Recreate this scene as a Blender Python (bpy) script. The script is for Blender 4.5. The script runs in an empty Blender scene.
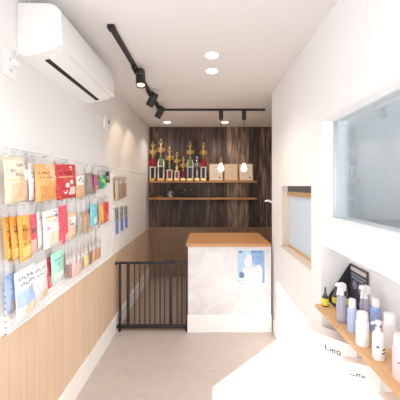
import bpy, bmesh, math, random
from mathutils import Vector, Matrix

random.seed(7)
C = bpy.context.scene.collection
PI = math.pi
F = 264.0            # focal length in pixels of a 400 px frame
CX, CY = 205.0, 186.0
EYE = 1.57           # camera height
H = 2.60             # ceiling height
XL = -0.977          # left wall
XR = 0.74            # right wall
YB = 4.60            # back wall

# ------------------------------------------------------------------ materials
MATS = {}
def nodes_of(name):
    m = bpy.data.materials.new(name); m.use_nodes = True
    nt = m.node_tree; b = nt.nodes['Principled BSDF']
    MATS[name] = m
    return m, nt, b

def mat(name, col, rough=0.5, metal=0.0, var=0.06, scale=30, spec=0.5, bump=0.0):
    m, nt, b = nodes_of(name)
    tc = nt.nodes.new('ShaderNodeTexCoord')
    nz = nt.nodes.new('ShaderNodeTexNoise'); nz.inputs['Scale'].default_value = scale
    nz.inputs['Detail'].default_value = 3
    nt.links.new(tc.outputs['Object'], nz.inputs['Vector'])
    mx = nt.nodes.new('ShaderNodeMix'); mx.data_type = 'RGBA'
    a = [max(0, c*(1-var)) for c in col]; c2 = [min(1, c*(1+var)) for c in col]
    mx.inputs['A'].default_value = (*a, 1); mx.inputs['B'].default_value = (*c2, 1)
    nt.links.new(nz.outputs['Fac'], mx.inputs['Factor'])
    nt.links.new(mx.outputs['Result'], b.inputs['Base Color'])
    b.inputs['Roughness'].default_value = rough
    b.inputs['Metallic'].default_value = metal
    b.inputs['Specular IOR Level'].default_value = spec
    if bump:
        bp = nt.nodes.new('ShaderNodeBump'); bp.inputs['Strength'].default_value = bump
        bp.inputs['Distance'].default_value = 0.002
        nt.links.new(nz.outputs['Fac'], bp.inputs['Height'])
        nt.links.new(bp.outputs['Normal'], b.inputs['Normal'])
    return m

def planks(name, axis, width, cols, grain=(18, 1.2), seam=0.0, rough=0.5, vary=0.5, dist=1.0, horiz='Z'):
    """boards running along `horiz`, laid side by side along `axis`; every board has its own tone and streaky grain"""
    m, nt, b = nodes_of(name)
    L = nt.links; N = nt.nodes
    tc = N.new('ShaderNodeTexCoord'); sp = N.new('ShaderNodeSeparateXYZ')
    L.new(tc.outputs['Object'], sp.inputs[0])
    def mth(op, a, bb=None):
        n = N.new('ShaderNodeMath'); n.operation = op
        for i, v in enumerate((a, bb)):
            if v is None: continue
            if isinstance(v, (int, float)): n.inputs[i].default_value = v
            else: L.new(v, n.inputs[i])
        return n.outputs[0]
    t = mth('DIVIDE', sp.outputs[axis], width)
    fl = mth('FLOOR', t); fr = mth('FRACT', t)
    wn = N.new('ShaderNodeTexWhiteNoise'); wn.noise_dimensions = '1D'
    L.new(fl, wn.inputs['W'])
    cb = N.new('ShaderNodeCombineXYZ')
    L.new(mth('ADD', mth('MULTIPLY', sp.outputs[axis], grain[0]), mth('MULTIPLY', wn.outputs['Value'], 17.0)), cb.inputs[0])
    L.new(mth('ADD', mth('MULTIPLY', sp.outputs[horiz], grain[1]), mth('MULTIPLY', wn.outputs['Value'], 31.0)), cb.inputs[1])
    nz = N.new('ShaderNodeTexNoise'); nz.inputs['Scale'].default_value = 1.0
    nz.inputs['Detail'].default_value = 5; nz.inputs['Distortion'].default_value = dist
    L.new(cb.outputs[0], nz.inputs['Vector'])
    v = mth('ADD', nz.outputs['Fac'], mth('MULTIPLY', mth('SUBTRACT', wn.outputs['Value'], 0.5), vary))
    rp = N.new('ShaderNodeValToRGB')
    e = rp.color_ramp.elements
    while len(e) < len(cols): e.new(0.5)
    for i, (p, c) in enumerate(cols):
        e[i].position = p; e[i].color = (*c, 1)
    L.new(v, rp.inputs['Fac'])
    out = rp.outputs['Color']
    if seam:
        s = mth('LESS_THAN', fr, seam)
        mx = N.new('ShaderNodeMix'); mx.data_type = 'RGBA'
        L.new(s, mx.inputs['Factor']); L.new(out, mx.inputs['A'])
        mx.inputs['B'].default_value = (*[c*0.55 for c in cols[0][1]], 1)
        out = mx.outputs['Result']
    L.new(out, b.inputs['Base Color'])
    b.inputs['Roughness'].default_value = rough
    return m

def glow(name, col, strength):
    m, nt, b = nodes_of(name)
    b.inputs['Base Color'].default_value = (*col, 1)
    b.inputs['Emission Color'].default_value = (*col, 1)
    b.inputs['Emission Strength'].default_value = strength
    return m

def clear(name, tint, gloss=0.12, rough=0.03, film=0.0, filmcol=(1, 1, 1), refl=0.7):
    """see-through sheet: tinted transmission with a Fresnel reflection and an optional milky film"""
    m, nt, b = nodes_of(name)
    N = nt.nodes; L = nt.links
    out = N['Material Output']
    tr = N.new('ShaderNodeBsdfTransparent'); tr.inputs[0].default_value = (*tint, 1)
    gl = N.new('ShaderNodeBsdfGlossy'); gl.inputs['Roughness'].default_value = rough
    lw = N.new('ShaderNodeFresnel'); lw.inputs[0].default_value = 1.3
    mx = N.new('ShaderNodeMixShader')
    mm = N.new('ShaderNodeMath'); mm.operation = 'MULTIPLY_ADD'; mm.inputs[1].default_value = refl; mm.inputs[2].default_value = gloss*0.1
    L.new(lw.outputs[0], mm.inputs[0])
    L.new(mm.outputs[0], mx.inputs[0]); L.new(tr.outputs[0], mx.inputs[1]); L.new(gl.outputs[0], mx.inputs[2])
    last = mx
    if film:
        df = N.new('ShaderNodeBsdfDiffuse'); df.inputs[0].default_value = (*filmcol, 1)
        m2 = N.new('ShaderNodeMixShader'); m2.inputs[0].default_value = film
        L.new(mx.outputs[0], m2.inputs[1]); L.new(df.outputs[0], m2.inputs[2]); last = m2
    L.new(last.outputs[0], out.inputs['Surface'])
    return m

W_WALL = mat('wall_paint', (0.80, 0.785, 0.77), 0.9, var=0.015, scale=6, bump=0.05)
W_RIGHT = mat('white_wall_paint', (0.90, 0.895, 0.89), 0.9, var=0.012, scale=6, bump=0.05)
W_CEIL = mat('ceiling_paint', (0.80, 0.775, 0.76), 0.95, var=0.01, scale=4)
W_BLUE = mat('pale_blue_wall_paint', (0.73, 0.76, 0.765), 0.9, var=0.02, scale=5)
W_TRIM = mat('white_trim', (0.88, 0.87, 0.85), 0.5, var=0.01)
FLOOR = mat('vinyl_floor', (0.56, 0.485, 0.44), 0.42, var=0.12, scale=11)
OAK = planks('light_oak_panel', 'Y', 0.30, [(0.2, (0.60, 0.43, 0.30)), (0.5, (0.68, 0.50, 0.355)), (0.8, (0.74, 0.56, 0.42))], (34, 1.3), 0.004, 0.45, 0.12)
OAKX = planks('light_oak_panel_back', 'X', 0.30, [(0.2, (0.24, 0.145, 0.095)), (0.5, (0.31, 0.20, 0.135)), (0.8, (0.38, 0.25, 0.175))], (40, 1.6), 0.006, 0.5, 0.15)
DARKW = planks('dark_rustic_boards', 'X', 0.19, [(0.27, (0.034, 0.021, 0.017)), (0.44, (0.085, 0.052, 0.041)), (0.58, (0.160, 0.104, 0.080)), (0.72, (0.38, 0.265, 0.19))], (9, 0.9), 0.010, 0.55, 0.34, 2.6)
TOPW = planks('counter_wood', 'Y', 0.11, [(0.25, (0.46, 0.22, 0.085)), (0.5, (0.54, 0.275, 0.115)), (0.75, (0.60, 0.33, 0.15))], (30, 3.0), 0.0, 0.4, 0.15, horiz='X')
SHELFW = planks('shelf_wood', 'X', 0.12, [(0.25, (0.56, 0.31, 0.14)), (0.5, (0.63, 0.37, 0.18)), (0.75, (0.70, 0.44, 0.23))], (40, 4.0), 0.0, 0.45, 0.1, horiz='Y')
SHELFB = planks('back_shelf_wood', 'Z', 0.05, [(0.25, (0.38, 0.17, 0.055)), (0.5, (0.50, 0.24, 0.09)), (0.75, (0.58, 0.30, 0.12))], (30, 3.0), 0.0, 0.45, 0.1, horiz='X')
SASHW = mat('pale_wood', (0.62, 0.40, 0.19), 0.45, var=0.15, scale=14)
CREAMW = mat('cream_wood', (0.72, 0.60, 0.48), 0.5, var=0.08, scale=14)
BLACK = mat('black_metal', (0.018, 0.017, 0.017), 0.45, var=0.2)
GREYD = mat('dark_grey', (0.10, 0.10, 0.105), 0.5)
PLAST = mat('white_plastic', (0.86, 0.85, 0.84), 0.35, var=0.01)
SLOT = mat('black_slot', (0.012, 0.012, 0.012), 0.7)
STEEL = mat('steel', (0.62, 0.62, 0.63), 0.3, 0.9)
GREYC = mat('grey_worktop', (0.50, 0.50, 0.50), 0.5, var=0.04)
GOLD = mat('gold', (0.86, 0.60, 0.24), 0.28, 0.6)
SILVER = mat('silver', (0.62, 0.62, 0.64), 0.25, 0.9)
TRED = mat('trophy_red', (0.42, 0.025, 0.03), 0.3, 0.3)
TGREEN = mat('trophy_green', (0.20, 0.30, 0.10), 0.3, 0.4)
TWHITE = mat('trophy_marble', (0.78, 0.76, 0.74), 0.3, var=0.1, scale=40)
TBLACK = mat('trophy_black', (0.02, 0.017, 0.017), 0.3)
TBASE = mat('trophy_wood_base', (0.30, 0.07, 0.03), 0.35, var=0.2)
PAPER = mat('paper', (0.80, 0.72, 0.62), 0.8, var=0.04, scale=20)
PAPERB = mat('beige_paper', (0.72, 0.55, 0.38), 0.8, var=0.05, scale=20)
FRAMEW = mat('frame_wood', (0.42, 0.23, 0.09), 0.4, var=0.15)
INK = mat('ink', (0.02, 0.018, 0.018), 0.8)
INKG = mat('grey_ink', (0.085, 0.085, 0.10), 0.8)
INKW = mat('white_ink', (0.62, 0.64, 0.72), 0.8)
COPPER = mat('copper', (0.42, 0.20, 0.10), 0.35, 0.7)
BULB = glow('bulb_glow', (1.0, 0.86, 0.66), 3)
LAMP = glow('lamp_glow', (1.0, 0.93, 0.84), 12)
SPOTG = glow('spot_glow', (1.0, 0.74, 0.45), 1.6)
DULL = mat('unlit_diffuser', (0.85, 0.83, 0.80), 0.5)
GLASS = clear('window_glass', (0.95, 0.97, 0.98), 0.1)
FROST = clear('hazy_window_glass', (0.90, 0.94, 0.98), 0.1, film=0.6, filmcol=(0.82, 0.89, 0.96))
LILAC = clear('clear_lilac_plastic', (0.86, 0.84, 0.92), 0.5, 0.1, film=0.4, filmcol=(0.74, 0.72, 0.86))
CLEARP = clear('clear_film', (0.99, 0.99, 0.99), 0.5, 0.3, film=0.22, filmcol=(0.88, 0.88, 0.88), refl=0.12)
CARTON = mat('white_card', (0.86, 0.86, 0.86), 0.7, var=0.01)

def marble():
    m, nt, b = nodes_of('pale_marble')
    N = nt.nodes; L = nt.links
    tc = N.new('ShaderNodeTexCoord')
    nz = N.new('ShaderNodeTexNoise'); nz.inputs['Scale'].default_value = 5; nz.inputs['Detail'].default_value = 6
    nz.inputs['Distortion'].default_value = 1.2
    L.new(tc.outputs['Object'], nz.inputs['Vector'])
    rp = N.new('ShaderNodeValToRGB')
    rp.color_ramp.elements[0].position = 0.36; rp.color_ramp.elements[0].color = (0.67, 0.66, 0.685, 1)
    rp.color_ramp.elements[1].position = 0.62; rp.color_ramp.elements[1].color = (0.76, 0.75, 0.765, 1)
    L.new(nz.outputs['Fac'], rp.inputs['Fac']); L.new(rp.outputs['Color'], b.inputs['Base Color'])
    b.inputs['Roughness'].default_value = 0.35
    return m
MARBLE = marble()
def pegboard():
    m, nt, b = nodes_of('white_pegboard'); N = nt.nodes; L = nt.links
    tc = N.new('ShaderNodeTexCoord'); sc_ = N.new('ShaderNodeVectorMath'); sc_.operation = 'SCALE'; sc_.inputs['Scale'].default_value = 33
    fr = N.new('ShaderNodeVectorMath'); fr.operation = 'FRACTION'; sp = N.new('ShaderNodeSeparateXYZ')
    L.new(tc.outputs['Object'], sc_.inputs[0]); L.new(sc_.outputs[0], fr.inputs[0]); L.new(fr.outputs[0], sp.inputs[0])
    a = N.new('ShaderNodeMath'); a.operation = 'LESS_THAN'; a.inputs[1].default_value = 0.2; L.new(sp.outputs['Y'], a.inputs[0])
    c = N.new('ShaderNodeMath'); c.operation = 'LESS_THAN'; c.inputs[1].default_value = 0.2; L.new(sp.outputs['Z'], c.inputs[0])
    d = N.new('ShaderNodeMath'); d.operation = 'MULTIPLY'; L.new(a.outputs[0], d.inputs[0]); L.new(c.outputs[0], d.inputs[1])
    mx = N.new('ShaderNodeMix'); mx.data_type = 'RGBA'; mx.inputs['A'].default_value = (0.87, 0.865, 0.86, 1); mx.inputs['B'].default_value = (0.35, 0.34, 0.34, 1)
    L.new(d.outputs[0], mx.inputs['Factor']); L.new(mx.outputs['Result'], b.inputs['Base Color']); b.inputs['Roughness'].default_value = 0.5
    return m
PEG = pegboard()

def floor_mat():
    m = FLOOR; nt = m.node_tree; N = nt.nodes; L = nt.links; b = N['Principled BSDF']
    tc = N.new('ShaderNodeTexCoord')
    br = N.new('ShaderNodeTexBrick'); br.offset = 0.0
    for k, v in (('Scale', 1.0), ('Mortar Size', 0.004), ('Brick Width', 0.45), ('Row Height', 0.45)):
        br.inputs[k].default_value = v
    br.inputs['Color1'].default_value = (1, 1, 1, 1); br.inputs['Color2'].default_value = (0.97, 0.97, 0.97, 1)
    br.inputs['Mortar'].default_value = (0.94, 0.935, 0.93, 1)
    L.new(tc.outputs['Object'], br.inputs['Vector'])
    src = b.inputs['Base Color'].links[0].from_socket
    mx = N.new('ShaderNodeMix'); mx.data_type = 'RGBA'; mx.blend_type = 'MULTIPLY'; mx.inputs['Factor'].default_value = 1
    L.new(src, mx.inputs['A']); L.new(br.outputs['Color'], mx.inputs['B'])
    L.new(mx.outputs['Result'], b.inputs['Base Color'])
floor_mat()

_pc = {}
def pcol(col, rough=0.35):
    k = (tuple(round(c, 3) for c in col), rough)
    if k not in _pc:
        m_ = mat('print_%d' % len(_pc), col, rough, var=0.12, scale=45)
        nt = m_.node_tree; b = nt.nodes['Principled BSDF']; src = b.inputs['Base Color'].links[0].from_socket
        tc = nt.nodes.new('ShaderNodeTexCoord'); nz = nt.nodes.new('ShaderNodeTexNoise'); nz.inputs['Scale'].default_value = 70; nz.inputs['Detail'].default_value = 2
        nt.links.new(tc.outputs['Object'], nz.inputs['Vector'])
        rp = nt.nodes.new('ShaderNodeValToRGB'); rp.color_ramp.elements[0].position = 0.60; rp.color_ramp.elements[0].color = (0, 0, 0, 1)
        rp.color_ramp.elements[1].position = 0.68; rp.color_ramp.elements[1].color = (0.32, 0.32, 0.32, 1)
        nt.links.new(nz.outputs['Fac'], rp.inputs['Fac'])
        mx = nt.nodes.new('ShaderNodeMix'); mx.data_type = 'RGBA'; mx.inputs['B'].default_value = (0.85, 0.80, 0.76, 1)
        nt.links.new(rp.outputs['Color'], mx.inputs['Factor']); nt.links.new(src, mx.inputs['A']); nt.links.new(mx.outputs['Result'], b.inputs['Base Color'])
        _pc[k] = m_
    return _pc[k]

# ------------------------------------------------------------------ mesh helpers
class MB:
    def __init__(s): s.bm = bmesh.new()
    def box(s, x0, x1, y0, y1, z0, z1, bevel=0.0, M=None):
        vs = [s.bm.verts.new(Vector((x, y, z))) for x in (x0, x1) for y in (y0, y1) for z in (z0, z1)]
        idx = [(0, 1, 3, 2), (4, 6, 7, 5), (0, 4, 5, 1), (2, 3, 7, 6), (0, 2, 6, 4), (1, 5, 7, 3)]
        fs = [s.bm.faces.new([vs[i] for i in f]) for f in idx]
        if bevel:
            es = list({e for f in fs for e in f.edges})
            r = bmesh.ops.bevel(s.bm, geom=es, offset=bevel, segments=2, affect='EDGES', profile=0.5)
            vs = list({v for f in r['faces'] for v in f.verts} | {v for v in vs if v.is_valid})
        if M is not None:
            for v in vs: v.co = M @ v.co
        return s
    def ring(s, c, ax, r, n, ref=None):
        ax = ax.normalized()
        ref = ref or (Vector((0, 0, 1)) if abs(ax.z) < 0.9 else Vector((1, 0, 0)))
        u = ax.cross(ref).normalized(); v = ax.cross(u).normalized()
        return [s.bm.verts.new(c + r*(math.cos(2*PI*i/n)*u + math.sin(2*PI*i/n)*v)) for i in range(n)]
    def skin(s, rings, cap=True):
        n = len(rings[0])
        for a, b in zip(rings, rings[1:]):
            for i in range(n):
                s.bm.faces.new((a[i], a[(i+1) % n], b[(i+1) % n], b[i]))
        if cap:
            s.bm.faces.new(rings[0][::-1]); s.bm.faces.new(rings[-1])
    def tube(s, pts, r, n=10):
        pts = [Vector(p) for p in pts]; rings = []
        for i, p in enumerate(pts):
            d = (pts[min(i+1, len(pts)-1)] - pts[max(i-1, 0)])
            rr = r[i] if isinstance(r, (list, tuple)) else r
            rings.append(s.ring(p, d, rr, n))
        s.skin(rings); return s
    def lathe(s, prof, n=20, M=None, cx=0, cy=0, sx=1, sy=1):
        rings = []
        for r, z in prof:
            rings.append([s.bm.verts.new(Vector((cx + sx*max(r, 1e-4)*math.cos(2*PI*i/n), cy + sy*max(r, 1e-4)*math.sin(2*PI*i/n), z))) for i in range(n)])
        s.skin(rings)
        if M is not None:
            for rg in rings:
                for v in rg: v.co = M @ v.co
        return s
    def prism(s, poly, axis, a, b):
        """poly: 2D points in the two other axes (in order), swept from a to b along axis"""
        def P(p, t):
            return Vector({'x': (t, p[0], p[1]), 'y': (p[0], t, p[1]), 'z': (p[0], p[1], t)}[axis])
        A = [s.bm.verts.new(P(p, a)) for p in poly]; B = [s.bm.verts.new(P(p, b)) for p in poly]
        n = len(poly)
        s.bm.faces.new(A[::-1]); s.bm.faces.new(B)
        for i in range(n): s.bm.faces.new((A[i], A[(i+1) % n], B[(i+1) % n], B[i]))
        return s
    def build(s, name, m, parent=None, smooth=False, loc=None, rz=0):
        bmesh.ops.recalc_face_normals(s.bm, faces=s.bm.faces[:])
        me = bpy.data.meshes.new(name); s.bm.to_mesh(me); s.bm.free()
        for mm in (m if isinstance(m, (list, tuple)) else [m]): me.materials.append(mm)
        if smooth:
            for p in me.polygons: p.use_smooth = True
            try: me.set_sharp_from_angle(angle=math.radians(40))
            except Exception: pass
        o = bpy.data.objects.new(name, me); C.objects.link(o)
        if parent is not None: o.parent = parent
        if loc is not None: o.location = loc
        if rz: o.rotation_euler = (0, 0, rz)
        return o

def tag(o, label, cat, group=None):
    o['label'] = label; o['category'] = cat
    if group: o['group'] = group
    return o
def thing(name, label, cat, loc=(0, 0, 0), rz=0, group=None):
    o = bpy.data.objects.new(name, None); C.objects.link(o)
    o.location = loc; o.rotation_euler = (0, 0, rz); o.empty_display_size = 0.05
    return tag(o, label, cat, group)
def struct(o, label):
    o['kind'] = 'structure'; o['label'] = label; o['category'] = 'room'
    return o

# ------------------------------------------------------------------ room shell
m = MB(); m.box(-1.10, 2.6, -1.2, 4.75, -0.08, 0); struct(m.build('floor', FLOOR), 'beige mottled vinyl tile floor')
m = MB(); m.box(XL+0.03, 2.47, 2.87, YB-0.013, 0, 0.003); struct(m.build('floor_back', mat('darker_brown_tone', (0.33, 0.25, 0.205), 0.5, var=0.12, scale=11)), 'darker brown layer on the floor behind the gate and counter')  # thin layer, darker and browner than the main floor
m = MB(); m.box(-1.10, 2.6, -1.2, 4.75, H, H+0.12); struct(m.build('ceiling', W_CEIL), 'plain off-white ceiling')
m = MB()                                   # left wall with a big shop window nearer than the picture shows
m.box(XL-0.12, XL, 1.08, 4.75, 0, H)
m.box(XL-0.12, XL, -1.2, 1.08, 0, 0.925); m.box(XL-0.12, XL, -1.2, 1.08, 2.22, H)
struct(m.build('wall_left', W_WALL), 'off-white left wall above the wood panelling')
m = MB(); m.box(XL, 2.6, YB, YB+0.12, 0, H); struct(m.build('wall_back', DARKW), 'back wall of dark rustic vertical boards')
m = MB(); y1 = YB
m.box(2.48, 2.6, 2.96, YB, 0, H); m.box(2.48, 2.6, -1.2, 2.96, 0, 0.5); m.box(2.48, 2.6, -1.2, 2.96, 2.5, H)
struct(m.build('wall_side', W_BLUE), 'outer wall of the rooms behind the right wall')
SW = (1.84, 2.57, 0.98, 1.57)     # small window: y0 y1 z0 z1
BW = (1.36, 1.99)                 # big window: z0 z1
YJ = 1.68                         # far jamb of the big window and of the alcove
m = MB()
m.box(XR, 0.88, YJ, SW[0], 0, H); m.box(XR, 0.88, SW[1], 2.92, 0, H)
m.box(XR, 0.88, SW[0], SW[1], 0, SW[2]); m.box(XR, 0.88, SW[0], SW[1], SW[3], H)
m.box(XR, 0.88, -1.2, YJ, BW[1], H)
m.box(XR, 0.95, -1.2, YJ, 1.20, BW[0])
m.box(0.88, 0.95, YJ, 1.74, 0, 1.36)
struct(m.build('wall_right', W_RIGHT), 'bright white right wall with two windows and a shelf alcove')
m = MB(); m.box(0.92, 0.95, -1.2, YJ, 0, 1.20)
struct(m.build('wall_alcove', W_RIGHT), 'back of the shelf alcove in the right wall')
m = MB(); m.box(0.88, 2.48, YJ+0.005, YJ+0.06, 0, H); struct(m.build('wall_partition', W_BLUE), 'pale grey-blue partition seen through the large window')
m = MB(); m.box(0.88, 2.48, 2.86, 2.96, 0, H); struct(m.build('wall_beyond', W_BLUE), 'pale blue wall seen through the small window')

m = MB()                                   # shop front behind the camera, with a glazed doorway
m.box(-1.10, 2.6, -1.32, -1.2, 2.10, H); m.box(-1.10, -0.75, -1.32, -1.2, 0, 2.10); m.box(0.15, 0.95, -1.32, -1.2, 0, 2.10)
struct(m.build('wall_front', W_WALL), 'shop front wall behind the camera')
# wainscot, baseboards
ZW = 0.845
m = MB(); m.box(XL, XL+0.012, 1.10, YB, 0, ZW); struct(m.build('trim_1', OAK), 'light oak panelling on the lower left wall')
m = MB(); m.box(XL+0.012, 2.48, YB-0.012, YB, 0, ZW+0.01); struct(m.build('trim_2', OAKX), 'brown wood panelling on the lower back wall')
m = MB(); m.box(XL+0.012, XL+0.026, 1.10, YB-0.012, 0, 0.172, 0.003); struct(m.build('baseboard_left', W_TRIM), 'white baseboard under the oak panelling')
m = MB(); m.box(XR-0.014, XR, YJ, 2.83, 0, 0.15, 0.003); struct(m.build('baseboard_right', W_TRIM), 'white baseboard on the right wall')

# large window (near, right)
w = bpy.data.objects.new('window_1', None); C.objects.link(w); struct(w, 'large fixed window in the right wall')
m = MB(); m.box(0.815, 0.823, -1.19, YJ-0.004, BW[0]+0.012, BW[1]-0.012); m.build('pane', GLASS, w)
m = MB()
m.box(0.745, 0.878, YJ-0.012, YJ-0.0005, BW[0], BW[1]); m.box(0.735, 0.878, -1.19, YJ-0.012, BW[1]-0.012, BW[1]-0.0005)
m.build('window_frame', W_TRIM, w)
m = MB(); m.box(0.811, 0.827, YJ-0.018, YJ-0.012, BW[0]+0.012, BW[1]-0.012); m.build('glazing_bead', STEEL, w)
m = MB(); m.box(0.735, 0.878, -1.19, YJ-0.012, BW[0]+0.0005, BW[0]+0.012); m.build('window_sill', W_TRIM, w)
o = thing('work_cabinet', 'tall cabinet with grey top seen through the large window', 'cabinet', (0, 0, 0))
m = MB(); m.box(0.955, 2.2, 1.15, YJ, 1.315, 1.355, 0.003); m.build('worktop', GREYC, o)
m = MB(); m.box(0.975, 2.18, 1.17, YJ, 0, 1.315); m.build('body', W_TRIM, o)

# small window (far, right)
w = bpy.data.objects.new('window_2', None); C.objects.link(w); struct(w, 'small wooden sliding window in the right wall')
y0, y1, z0, z1 = SW
m = MB(); m.box(0.812, 0.818, y0+0.002, y1-0.03, z0+0.03, 1.482); m.build('pane', FROST, w)
m = MB(); m.box(0.795, 0.83, y0+0.002, y1-0.012, 1.480, 1.517); m.build('top_rail', SASHW, w)
m = MB(); m.box(0.80, 0.84, y0+0.002, y1-0.012, 1.517, z1-0.001); m.build('head_track', GREYD, w)
m = MB(); m.box(0.745, 0.765, y1-0.014, y1-0.0005, z0, z1-0.001); m.box(0.785, 0.83, y1-0.03, y1-0.0005, z0+0.02, 1.48)
m.build('jamb', CREAMW, w)
m = MB(); m.box(0.735, 0.875, y0+0.0005, y1-0.014, z0+0.0005, z0+0.014); m.build('window_sill', CREAMW, w)
m = MB(); m.box(0.80, 0.83, y0+0.002, y1-0.03, z0+0.014, z0+0.034); m.build('bottom_rail', SASHW, w)

# ------------------------------------------------------------------ air conditioner
ac = thing('air_conditioner', 'white wall-mounted air conditioner high on the left wall', 'air conditioner', (XL, 1.37, 2.255))
m = MB(); m.prism([(0, 0.0), (0, 0.27), (0.165, 0.268), (0.195, 0.258), (0.212, 0.232), (0.216, 0.055), (0.19, 0.028), (0.05, -0.008), (0, -0.008)], 'y', 0, 0.80)
bmesh.ops.bevel(m.bm, geom=[e for e in m.bm.edges if abs((e.verts[0].co-e.verts[1].co).y) < 1e-5], offset=0.006, segments=2, affect='EDGES')
m.build('body', PLAST, ac, True)
m = MB(); m.prism([(0.205, 0.250), (0.226, 0.226), (0.236, 0.046), (0.213, 0.05)], 'y', 0.004, 0.796)
m.build('front_panel', PLAST, ac, True)
m = MB(); m.prism([(0.100, 0.002), (0.128, 0.009), (0.128, 0.018), (0.100, 0.012)], 'y', 0.075, 0.755); m.build('air_outlet', SLOT, ac)
m = MB(); m.prism([(0.131, 0.010), (0.205, 0.040), (0.208, 0.036), (0.134, 0.004)], 'y', 0.05, 0.76); m.build('louver', PLAST, ac, True)
m = MB(); m.tube([(0.012, 0.012, 0.006), (0.014, -0.01, -0.006), (0.016, -0.03, -0.03), (0.018, -0.04, -0.06)], 0.004, 8); m.build('power_cord', PLAST, ac, True)
m = MB(); m.box(0.01, 0.034, -0.055, -0.025, -0.085, -0.05, 0.004); m.build('plug', PLAST, ac)
m = MB(); m.box(0.228, 0.2305, 0.73, 0.755, 0.058, 0.066); m.build('indicator', GREYC, ac)

ou = thing('wall_outlet', 'white power outlet plate below the near end of the air conditioner', 'outlet', (XL, 1.315, 2.175))
m = MB(); m.box(0, 0.008, -0.042, 0.042, -0.066, 0.066, 0.003); m.build('plate', PLAST, ou)
for dz in (0.022, -0.028):
    m = MB(); m.box(0.006, 0.0105, -0.02, 0.02, dz-0.016, dz+0.016, 0.0015); sk = m.build('socket', PLAST, ou)
    m = MB(); m.box(0.010, 0.0111, -0.008, -0.005, dz-0.007, dz+0.007); m.box(0.010, 0.0111, 0.005, 0.008, dz-0.007, dz+0.007); m.build('slot', GREYD, sk)
rm = thing('wall_controller', 'small white controller box on left wall beyond the air conditioner', 'controller', (XL, 2.575, 2.18))
m = MB(); m.box(0, 0.03, -0.075, 0.075, -0.062, 0.062, 0.012); m.build('housing', PLAST, rm, True)
m = MB(); m.box(0.0295, 0.032, 0.005, 0.04, 0.005, 0.035); m.build('sensor', GREYD, rm)
m = MB(); m.box(0.0295, 0.0315, -0.05, 0.05, -0.045, -0.015, 0.001); m.build('cover', PLAST, rm)

# ------------------------------------------------------------------ ceiling lights
tr = thing('lighting_track', 'black L-shaped lighting track on the ceiling', 'light track', (-0.60, 1.69, H))
m = MB(); m.box(-0.018, 0.018, 0, 1.855, -0.022, 0, 0.002); m.build('long_rail', BLACK, tr)
m = MB(); m.box(0.018, 1.40, 1.82, 1.855, -0.022, 0, 0.002); m.build('cross_rail', BLACK, tr)
m = MB(); m.box(-0.022, 0.022, -0.012, 0.03, -0.026, 0); m.build('end_cap', BLACK, tr)
m = MB(); m.box(-0.022, 0.022, 1.815, 1.86, -0.026, 0); m.build('corner_joint', BLACK, tr)

def spot(y, d, label, on=True):
    t = thing('track_spotlight', label, 'spotlight', (-0.60, y, H-0.022), 0, 'spotlights on the ceiling track')
    m = MB(); m.box(-0.015, 0.015, -0.05, 0.05, -0.026, 0, 0.003); m.build('adapter', BLACK, t)
    m = MB(); m.tube([(0, 0, -0.024), (0.004, 0, -0.045), (0.03, 0, -0.058), (0.05, 0, -0.066)], 0.010, 10); m.build('bracket', BLACK, t, True)
    d = Vector(d).normalized()
    c = Vector((0.050, 0, -0.072)) + d*0.006
    q = Vector((0, 0, -1)).rotation_difference(d).to_matrix().to_4x4()
    M = Matrix.Translation(c) @ q
    m = MB(); m.lathe([(0.036, 0.06), (0.040, 0.055), (0.040, -0.088), (0.037, -0.09), (0.034, -0.075), (0.0, -0.074)], 24, M); m.build('lamp_head', BLACK, t, True)
    m = MB(); m.lathe([(0.033, -0.076), (0.033, -0.078), (0.0, -0.0785)], 24, M); m.build('lens', SPOTG if on else GREYD, t)
    m = MB(); m.lathe([(0.0415, 0.0), (0.0415, 0.006)], 24, M); m.build('cooling_ring', GREYD, t)
    if on:
        L = bpy.data.lights.new('spot', 'SPOT'); L.energy = 5; L.color = (1.0, 0.74, 0.50); L.spot_size = 1.5; L.spot_blend = 0.6; L.shadow_soft_size = 0.03
        lo = bpy.data.objects.new('spot_light', L); C.objects.link(lo); lo.parent = t
        lo.location = c + d*0.095; lo.rotation_euler = d.to_track_quat('-Z', 'Y').to_euler()
spot(2.25, (0.10, -0.28, -1), 'nearest lit black spotlight on ceiling track, pointing downward')
spot(2.80, (-0.50, 0.25, -0.85), 'middle black spotlight on ceiling track, tilted towards left wall')
spot(3.28, (-0.50, 0.25, -0.80), 'black spotlight closest to the corner of the ceiling track')

def pendant(x, label):
    t = thing('pendant_lamp', label, 'pendant lamp', (x, 3.527, H-0.022), 0, 'bare-bulb pendants over the counter')
    m = MB(); m.lathe([(0.026, 0), (0.028, -0.02), (0.028, -0.115), (0.022, -0.125), (0.0, -0.126)], 18); m.build('ceiling_mount', BLACK, t, True)
    m = MB(); m.tube([(0, 0, -0.12), (0, 0, -0.62)], 0.0035, 8); m.build('cord', BLACK, t)
    m = MB(); m.lathe([(0.008, -0.615), (0.018, -0.625), (0.02, -0.70), (0.016, -0.705)], 16); m.build('socket', COPPER, t, True)
    m = MB(); m.lathe([(0.014, -0.70), (0.017, -0.712), (0.032, -0.745), (0.039, -0.772), (0.035, -0.797), (0.021, -0.812), (0.0, -0.816)], 20); m.build('bulb', BULB, t, True)
    L = bpy.data.lights.new('pendant', 'POINT'); L.energy = 2; L.color = (1, 0.80, 0.58); L.shadow_soft_size = 0.05
    lo = bpy.data.objects.new('bulb_light', L); C.objects.link(lo); lo.parent = t; lo.location = (0, 0, -0.90)
pendant(0.214, 'glowing pendant bulb hanging in front of first certificate beside trophies')
pendant(0.521, 'glowing pendant bulb hanging in front of certificate at shelf end')

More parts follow.
